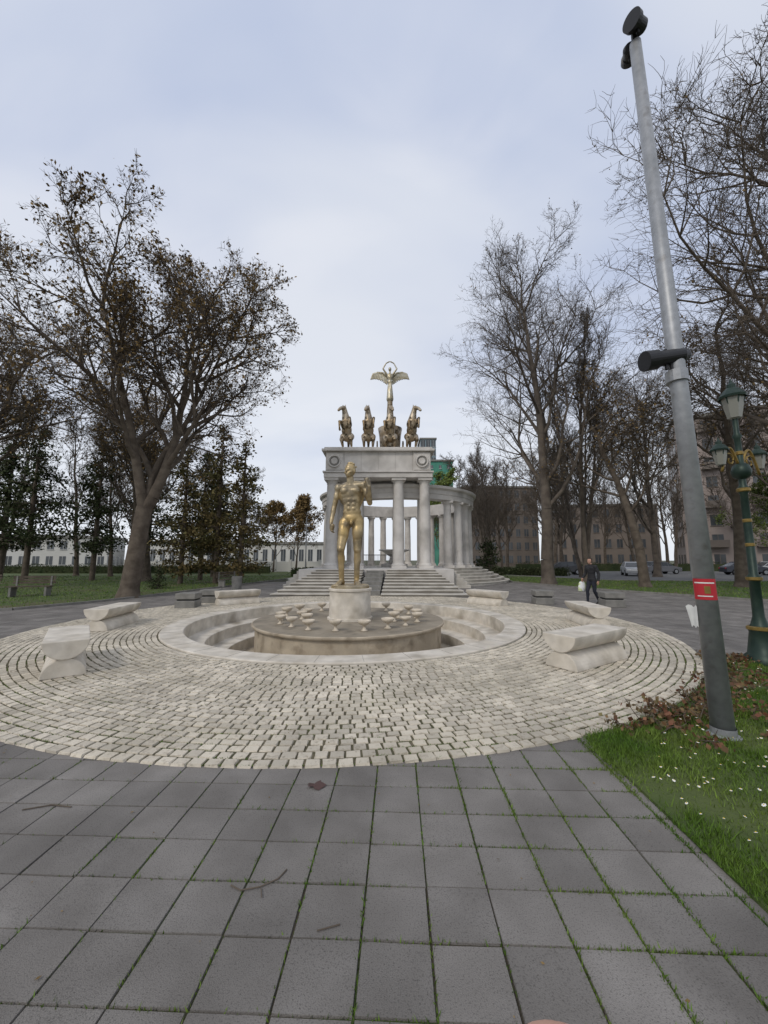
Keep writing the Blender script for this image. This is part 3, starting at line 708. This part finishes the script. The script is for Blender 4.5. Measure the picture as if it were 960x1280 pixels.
c((0,0,0),(0,.02,1.1),.26,.16); c((.08,-.06,.0),(.06,-.1,1.1),.13,.09); c((-.12,-.05,.0),(-.08,-.08,1.0),.11,.09); p.append(('e',(0,0,1.28),(.19,.15,.2))); p.append(('e',(0,0,1.72),(.23,.15,.27)))
c((0,0,1.45),(0,0,1.65),.14,.17); c((0,0,1.95),(0,0,2.12),.08,.07); p.append(('e',(0,-.02,2.27),(.115,.135,.16))); p.append(('e',(0,.1,2.32),(.09,.08,.09)))
for s in(-1,1):
    c((s*.24,0,1.92),(s*.5,-.05,2.3),.075,.06); c((s*.5,-.05,2.3),(s*.28,-.05,2.72),.055,.045); c((s*.28,-.05,2.72),(s*.05,-.05,2.84),.045,.05)
    pts=[(s*.12,.18,1.8),(s*.5,.25,2.12),(s*.9,.28,2.18),(s*1.2,.3,1.98)]
    for a,b in zip(pts[:-1],pts[1:]): c(a,b,.075,.065)
    for k in range(11):
        q=k/10; bx_=s*(.2+1.02*q); bz=1.88+.28*math.sin(q*2.4); ln=.62-.2*q
        c((bx_,.28,bz),(bx_+s*(.02+.16*q),.30,bz-ln),.065,.04)
blob('winged_victory',p,.03,1,M('silvered_bronze',(.5,.47,.38),(.38,.32,.2),3,.4,.5),qe,loc=(.45,27.35,4.42),scale=1.05)
# ------------------------------------------------------------ steel camera mast
mp_=empty('camera_mast',(3.18,3.79,0))
v,f=tube([(0,0,0),(-.19,0,7.75)],[.093,.06],32); mesh('pole',v,f,m_steel,mp_,True)
v,f=lathe([(.13,.0),(.13,.03),(.1,.04),(.1,.10)],24); mesh('base_flange',v,[q[::-1] for q in f],m_steel,mp_)
def projector(parent,loc,d,L_,r):
    d=Vector(d).normalized(); a=Vector(loc)
    v,f=tube([a,a+d*L_*.12,a+d*L_*.14,a+d*L_*.7,a+d*L_*.72,a+d*L_],[r*.7,r*.95,r,r,r*1.25,r*1.3],24); mesh('housing',v,f,m_black,parent)
    v,f=tube([a+d*L_*.5+Vector((0,0,-r*1.6)),a+d*L_*.5+Vector((0,0,r*1.2))],.018,8); mesh('bracket',v,f,m_black,parent)
projector(mp_,(.02,-.02,3.80),(-1,.02,-.16),.46,.08)
v,f=tube([(-.16,-.02,3.72),(-.16,-.02,3.62),(-.07,0,3.60)],.022,8); mesh('arm',v,f,m_black,mp_)
v,f=tube([(-.1,0,3.5),(-.1,0,3.62)],.100,20); mesh('clamp',v,f,m_steel,mp_)
projector(mp_,(-.10,-.02,7.93),(-.85,-.4,-.15),.22,.08)
v,f=tube([(-.19,0,7.7),(-.19,0,7.95)],.035,10); mesh('top_bracket',v,f,m_black,mp_)
projector(mp_,(-.22,.05,7.80),(.5,.8,.1),.18,.07)
def wrap(z0,z1,r,a0,a1,mat,nm):
    n=10; v=[];f=[]
    for k in range(n+1):
        a=a0+(a1-a0)*k/n
        for z in(z0,z1): v.append((-.0245*z+r*math.cos(a),r*math.sin(a),z))
    for k in range(n): f.append((2*k,2*k+2,2*k+3,2*k+1))
    mesh(nm,v,f,mat,mp_)
a=math.radians(-130)
wrap(1.27,1.47,.093,a-1.15,a+1.15,m_red,'red_sticker'); wrap(1.425,1.437,.0945,a-.9,a+.9,m_paper,'sticker_text_line'); wrap(1.30,1.310,.0945,a-.7,a+.6,m_paper,'sticker_small_text')
wrap(1.33,1.40,.0945,a-.05,a+.45,m_goldp,'sticker_emblem')
v=[];f=[]
for k in range(7):
    for q in range(5):
        aa=a-1.0-.12*k; rr_=.096+.004*k+.012*max(0,k-3)*(q/4); v.append((-.0245*1.1+rr_*math.cos(aa)-.01*max(0,k-4),rr_*math.sin(aa),1.0+.05*q+.012*math.sin(k*1.7)*(q in(0,4))))
for k in range(6):
    for q in range(4): f.append((k*5+q,(k+1)*5+q,(k+1)*5+q+1,k*5+q+1))
mesh('torn_paper',v,f,m_paper,mp_)
# ------------------------------------------------------------ ornate street lamp
sl=empty('ornate_street_lamp',(6.05,6.3,0),.3)
prof=[(.24,0),(.24,.12),(.19,.16),(.14,.5),(.16,.55),(.11,.62),(.075,.75),(.07,1.3),(.10,1.33),(.10,1.38),(.06,1.42),(.052,2.75),(.085,2.8),(.085,2.84),(.05,2.9),(.05,3.05)]
v,f=lathe(prof,20); mesh('post',v,[q[::-1] for q in f],m_green,sl,True)
for z,r in((1.35,.108),(2.82,.094),(.56,.17),(3.45,.062),(2.3,.062),(1.9,.064)):
    v,f=lathe([(r*.8,z-.035),(r,z-.02),(r,z+.02),(r*.8,z+.035)],20); mesh('gold_band',v,[q[::-1] for q in f],m_goldp,sl)
v,f=lathe([(.05,3.0),(.12,3.05),(.14,3.14),(.11,3.24),(.05,3.28),(.045,3.7),(.07,3.75),(.04,3.8),(.04,4.05)],20); mesh('upper_post',v,[q[::-1] for q in f],m_green,sl,True)
def lantern(x,y,z,s):
    v,f=lathe([(.05*s,z),(.1*s,z+.03*s),(.17*s,z+.42*s)],6,x,y); mesh('lantern_glass',v,f,m_glass,sl)
    v,f=lathe([(.2*s,z+.40*s),(.21*s,z+.44*s),(.12*s,z+.56*s),(.07*s,z+.6*s),(.07*s,z+.66*s),(.03*s,z+.7*s),(.001,z+.8*s)],12,x,y); mesh('lantern_roof',v,[q[::-1] for q in f],m_green,sl)
    V=[]
    for k in range(6):
        a=k*math.pi/3; V.append(tube([(x+.052*s*math.cos(a),y+.052*s*math.sin(a),z),(x+.173*s*math.cos(a),y+.173*s*math.sin(a),z+.43*s)],.014*s,5))
    v,f=join_geo(V); mesh('lantern_frame',v,f,m_green,sl)
lantern(0,0,4.05,.95)
for s in(-1,1):
    pts=[]
    for k in range(14):
        q=k/13; pts.append((s*(.05+.42*q),0,3.25+.30*math.sin(q*math.pi*1.1)-.05*q))
    v,f=tube(pts,.022,8); mesh('scroll_arm',v,f,m_goldp,sl,True)
    pts=[(s*(.25+.13*math.cos(t_)*(1-t_/9)),0,3.32+.13*math.sin(t_)*(1-t_/9)) for t_ in np.linspace(0,7,26)]
    v,f=tube(pts,.014,6); mesh('scroll',v,f,m_goldp,sl,True)
    lantern(s*.48,0,3.2,.62)
# ------------------------------------------------------------ buildings
m_win=M('window_glass',(.05,.055,.06),(.09,.10,.11),.3,.15,spec=.6)
m_frame=M('window_frame',(.5,.5,.48),None,rough=.6)
def building(name,x,y,w_,d,h,fl,bays,rot,wall,roof=None,balc=False,ws=.5,hs=.55,frm=None):
    e=empty(name,(x,y,0),rot)
    v,f=box(0,0,h/2,w_,d,h); mesh('walls',v,f,wall,e)
    v,f=box(0,0,h+.25,w_+.6,d+.6,.5); mesh('roof',v,f,roof or m_conc,e)
    g=[];fr=[];bl=[]
    fh=h/fl
    for side,(ln,off) in enumerate(((w_,d/2),(d,w_/2),(d,w_/2))):
        nb=bays if side==0 else max(2,int(bays*d/w_)); bw=ln/nb
        for i in range(fl):
            for k in range(nb):
                u=-ln/2+bw*(k+.5); z=fh*(i+.52)
                def T_(u,o): 
                    if side==0: return (u,-o)
                    return (o,u) if side==1 else (-o,u)
                cx,cy=T_(u,off+.02); sx,sy=(bw*ws,.06) if side==0 else (.06,bw*ws)
                g.append(box(cx,cy,z,sx,sy,fh*hs))
                cx,cy=T_(u,off+.05); fr.append(box(cx,cy,z-fh*hs/2-.06,sx*1.12 if side==0 else .14,.14 if side==0 else sy*1.12,.1)); 
                fr.append(box(*T_(u,off+.055),z,.06 if side==0 else .05,.05 if side==0 else .06,fh*hs))
                if balc and side==0 and (k+i)%2==0:
                    cx,cy=T_(u,off+.6); bl.append(box(cx,cy,z-fh*.36,bw*.85,1.2,.15)); bl.append(box(cx,cy-.58,z-fh*.18,bw*.85,.06,fh*.32))
    for nm,pp,mm in(('windows',g,m_win),('window_frames',fr,frm or m_frame),('balconies',bl,frm or m_frame)):
        if pp: v,f=join_geo(pp); mesh(nm,v,f,mm,e)
    return e
b1=M('dark_brown_render',(.12,.10,.085),(.15,.125,.105),.3); b2=M('pink_render',(.34,.285,.26),(.29,.24,.215),.2); b3=M('grey_render',(.25,.25,.25),(.2,.2,.2),.2); b4=M('white_render',(.62,.61,.58),(.55,.54,.5),.2); b5=M('tan_render',(.20,.165,.14),(.16,.135,.115),.3)
building('brown_office_building',31,108,20,14,21,6,9,.05,b1,frm=b5)
building('apartment_building',66,64,26,14,26,8,9,-.55,b2,balc=True,frm=b5)
building('low_office_building',56,100,24,12,15,4,9,-.1,b5,frm=b5)
building('grey_apartment_building',90,66,24,14,20,6,8,-.7,b3,balc=True)
building('glass_tower',14.5,125,5.0,8,41,14,3,0,M('teal_glass',(.25,.33,.36),(.18,.26,.3),.2,.2),ws=.85,hs=.8)
building('netted_building',14,104,9,8,28,9,4,0,M('green_safety_net',(.06,.22,.17),(.09,.28,.2),.5,.9),ws=.3,hs=.3)
building('long_white_building',-34,90,44,10,5.2,1,22,.08,b4,hs=.5)
building('white_pavilion',-72,78,30,10,6,2,14,.3,b4)
parts=[box(-34+k*2.02,52+k*.02,.75,2.0,.2,1.3) for k in range(13)]+[box(-35+k*2.02,52+k*.02,.85,.35,.35,1.7) for k in range(14)]
v,f=join_geo(parts); mesh('white_garden_wall',v,f,b4)
# ------------------------------------------------------------ cars
m_tyre=M('tyre',(.02,.02,.02),None,rough=.9); m_light=M('headlamp',(.7,.7,.68),None,rough=.2)
def car(x,y,rot,col,name='parked_car'):
    e=empty(name,(x,y,0),rot); paint=M('car_paint',col,None,rough=.3,spec=.6)
    def ext(prof,w0,w1,nm,mat,bv=.05):
        v=[];n=len(prof)
        zs=[p[1] for p in prof]; zl,zh=min(zs),max(zs)
        for s in(-1,1):
            for px,pz in prof: t=(pz-zl)/(zh-zl); v.append((px,s*(w0+(w1-w0)*t),pz))
        f=[tuple(range(n)),tuple(range(n,2*n))[::-1]]+[(k,n+k,n+(k+1)%n,(k+1)%n) for k in range(n)]
        o=mesh(nm,v,f,mat,e); bm=bmesh.new(); bm.from_mesh(o.data); bmesh.ops.recalc_face_normals(bm,faces=bm.faces); bm.to_mesh(o.data); bm.free()
        if bv: bevel(o,bv,3)
    ext([(-2.15,.3),(2.1,.3),(2.18,.55),(2.1,.75),(1.2,.92),(-1.9,.97),(-2.15,.85)],.86,.84,'body',paint)
    ext([(1.15,.93),(.45,1.38),(-1.1,1.42),(-1.85,.96)],.80,.62,'cabin',m_win,.03)
    ext([(.48,1.37),(.3,1.44),(-1.0,1.47),(-1.2,1.40)],.64,.60,'roof',paint,.02)
    for px in(1.12,.45,-.35,-1.15,-1.75):
        for s in(-1,1):
            top=(max(min(px,.45),-1.1),s*.635,1.39)
            v,f=tube([(px,s*.815,.94),top],.03,6); mesh('pillar',v,f,paint,e)
    for px in(-1.35,1.35):
        for s in(-1,1):
            v,f=tube([(px,s*.66,.32),(px,s*.885,.32)],.32,20); mesh('wheel',v,f,m_tyre,e); v,f=tube([(px,s*.88,.32),(px,s*.895,.32)],.19,14); mesh('hub',v,f,m_steel,e)
    for s in(-1,1):
        v,f=box(2.13,s*.62,.66,.1,.35,.14); mesh('headlamp',v,f,m_light,e); v,f=box(-2.14,s*.65,.75,.06,.25,.16); mesh('tail_lamp',v,f,m_red,e)
car(26.5,41,-2.0,(.45,.46,.47)); car(40.5,43,-.3,(.03,.035,.05)); car(46,45,-.2,(.5,.5,.5)); car(20.5,44,2.9,(.05,.05,.055)); car(33,46,0.1,(.12,.12,.13)); car(52,41,.1,(.35,.36,.38))
for x,y in((18,43),(36,45),(-9,44)):
    e=empty('street_lamp',(x,y,0)); v,f=tube([(0,0,0),(0,0,6.5),(.3,0,7),(1.2,0,7.1)],[.08,.055,.05,.04],8); mesh('mast',v,f,m_steel,e); v,f=box(1.5,0,7.08,.7,.25,.12); bevel(mesh('luminaire',v,f,m_conc,e),.03)
e=empty('parking_sign',(30,36,0)); v,f=tube([(0,0,0),(0,0,2.6)],.035,8); mesh('post',v,f,m_steel,e); v,f=box(0,-.05,2.3,.6,.03,.6); bevel(mesh('panel',v,f,M('blue_sign',(.03,.1,.4),None),e),.01)
for x,y,r in((-16,17.5,.3),(-20,19,.2),(-9.6,24,1.2)):
    e=empty('park_bench',(x,y,.02),r); P_=[box(0,-.2+k*.12,.45,1.6,.09,.04) for k in range(4)]+[box(0,.28,.6+k*.13,1.6,.04,.09) for k in range(3)]
    v,f=join_geo(P_); mesh('slats',v,f,m_bark,e); v,f=join_geo([box(s*.65,0,.22,.08,.45,.42) for s in(-1,1)]+[box(s*.65,.26,.6,.06,.05,.6) for s in(-1,1)]); mesh('legs',v,f,m_conc,e)
e=empty('litter_bin',(-7.9,20.7,0)); v,f=lathe([(.2,0),(.24,.1),(.27,.75),(.25,.78),(.22,.2),(.01,.15)],20); mesh('barrel',v,[q[::-1] for q in f],m_conc,e)
# ground litter
def gp(pts,r,nm='twig'):
    v,f=tube([(x,y,.006) for x,y in pts],r,5); mesh(nm,v,f,m_bark)
gp([(-.78,2.16),(-.72,2.13),(-.63,2.15),(-.55,2.2),(-.52,2.26)],.0035); gp([(-.62,2.14),(-.60,2.09)],.0025); gp([(-2.4,2.75),(-2.25,2.8),(-2.1,2.78)],.004); gp([(-.3,1.92),(-.2,1.95)],.003)
bm=bmesh.new(); vs=[]
for k in range(16):
    a=2*math.pi*k/16; r=.045*(1+.35*math.cos(5*a)+.1*math.sin(3*a)); vs.append(bm.verts.new((-.5+r*math.cos(a)*1.3,3.02+r*math.sin(a),.012+.008*math.sin(2*a))))
bm.faces.new(vs); bmesh.ops.triangulate(bm,faces=bm.faces); me=bpy.data.meshes.new('fallen_leaf'); bm.to_mesh(me); bm.free(); me.materials.append(M('dead_leaf_red',(.08,.045,.04),None)); link(bpy.data.objects.new('fallen_leaf',me))
P=[]
for k in range(600):
    a=random.uniform(-2.6,.2); R=random.uniform(4.8,9.5); p_=W(R*math.cos(a),R*math.sin(a),.03)
    P.append((p_[0],p_[1],.03 if R<7.5 else .008))
leafquads('leaf_litter',P,.008,.025,m_dead,flat=.08)
# ------------------------------------------------------------ photographer's finger
m_skin=M('finger_skin',(.62,.36,.27),(.55,.30,.22),60,.5)
x0,y0,z0=.0245,.0535,1.5913
pr=[('c',(x0-.003,y0,z0-.0085),(x0+.012,y0-.004,z0-.012),.0088,.009),('c',(x0+.012,y0-.004,z0-.012),(x0+.034,y0-.012,z0-.028),.009,.0098),('c',(x0+.034,y0-.012,z0-.028),(x0+.06,y0-.022,z0-.052),.0098,.0108)]
pr+=[('e',(x0+.085,y0-.035,z0-.095),(.034,.016,.05))]
for k,(dx,ln) in enumerate(((-.006,.03),(.012,.034),(.03,.026))):
    a=Vector((x0+.062+dx,y0-.03,z0-.065)); b=a+Vector((-.03,.008,-.006)); c_=b+Vector((-.004,-.004,-.022)); pr+=[('c',a+Vector((0,0,-.02*k)),b+Vector((0,0,-.02*k)),.0095,.009),('c',b+Vector((0,0,-.02*k)),c_+Vector((.012,0,-.02*k)),.009,.008)]
pr+=[('c',(x0+.10,y0-.03,z0-.08),(x0+.11,y0-.0,z0-.05),.012,.010),('c',(x0+.085,y0-.035,z0-.13),(x0+.10,y0-.08,z0-.24),.026,.03)]
blob('photographer_hand',pr,.0016,4,m_skin)
print('OBJ',len(bpy.data.objects),len(d1[0]),len(d2[0]),len(d3[0]),len(d5[0]))
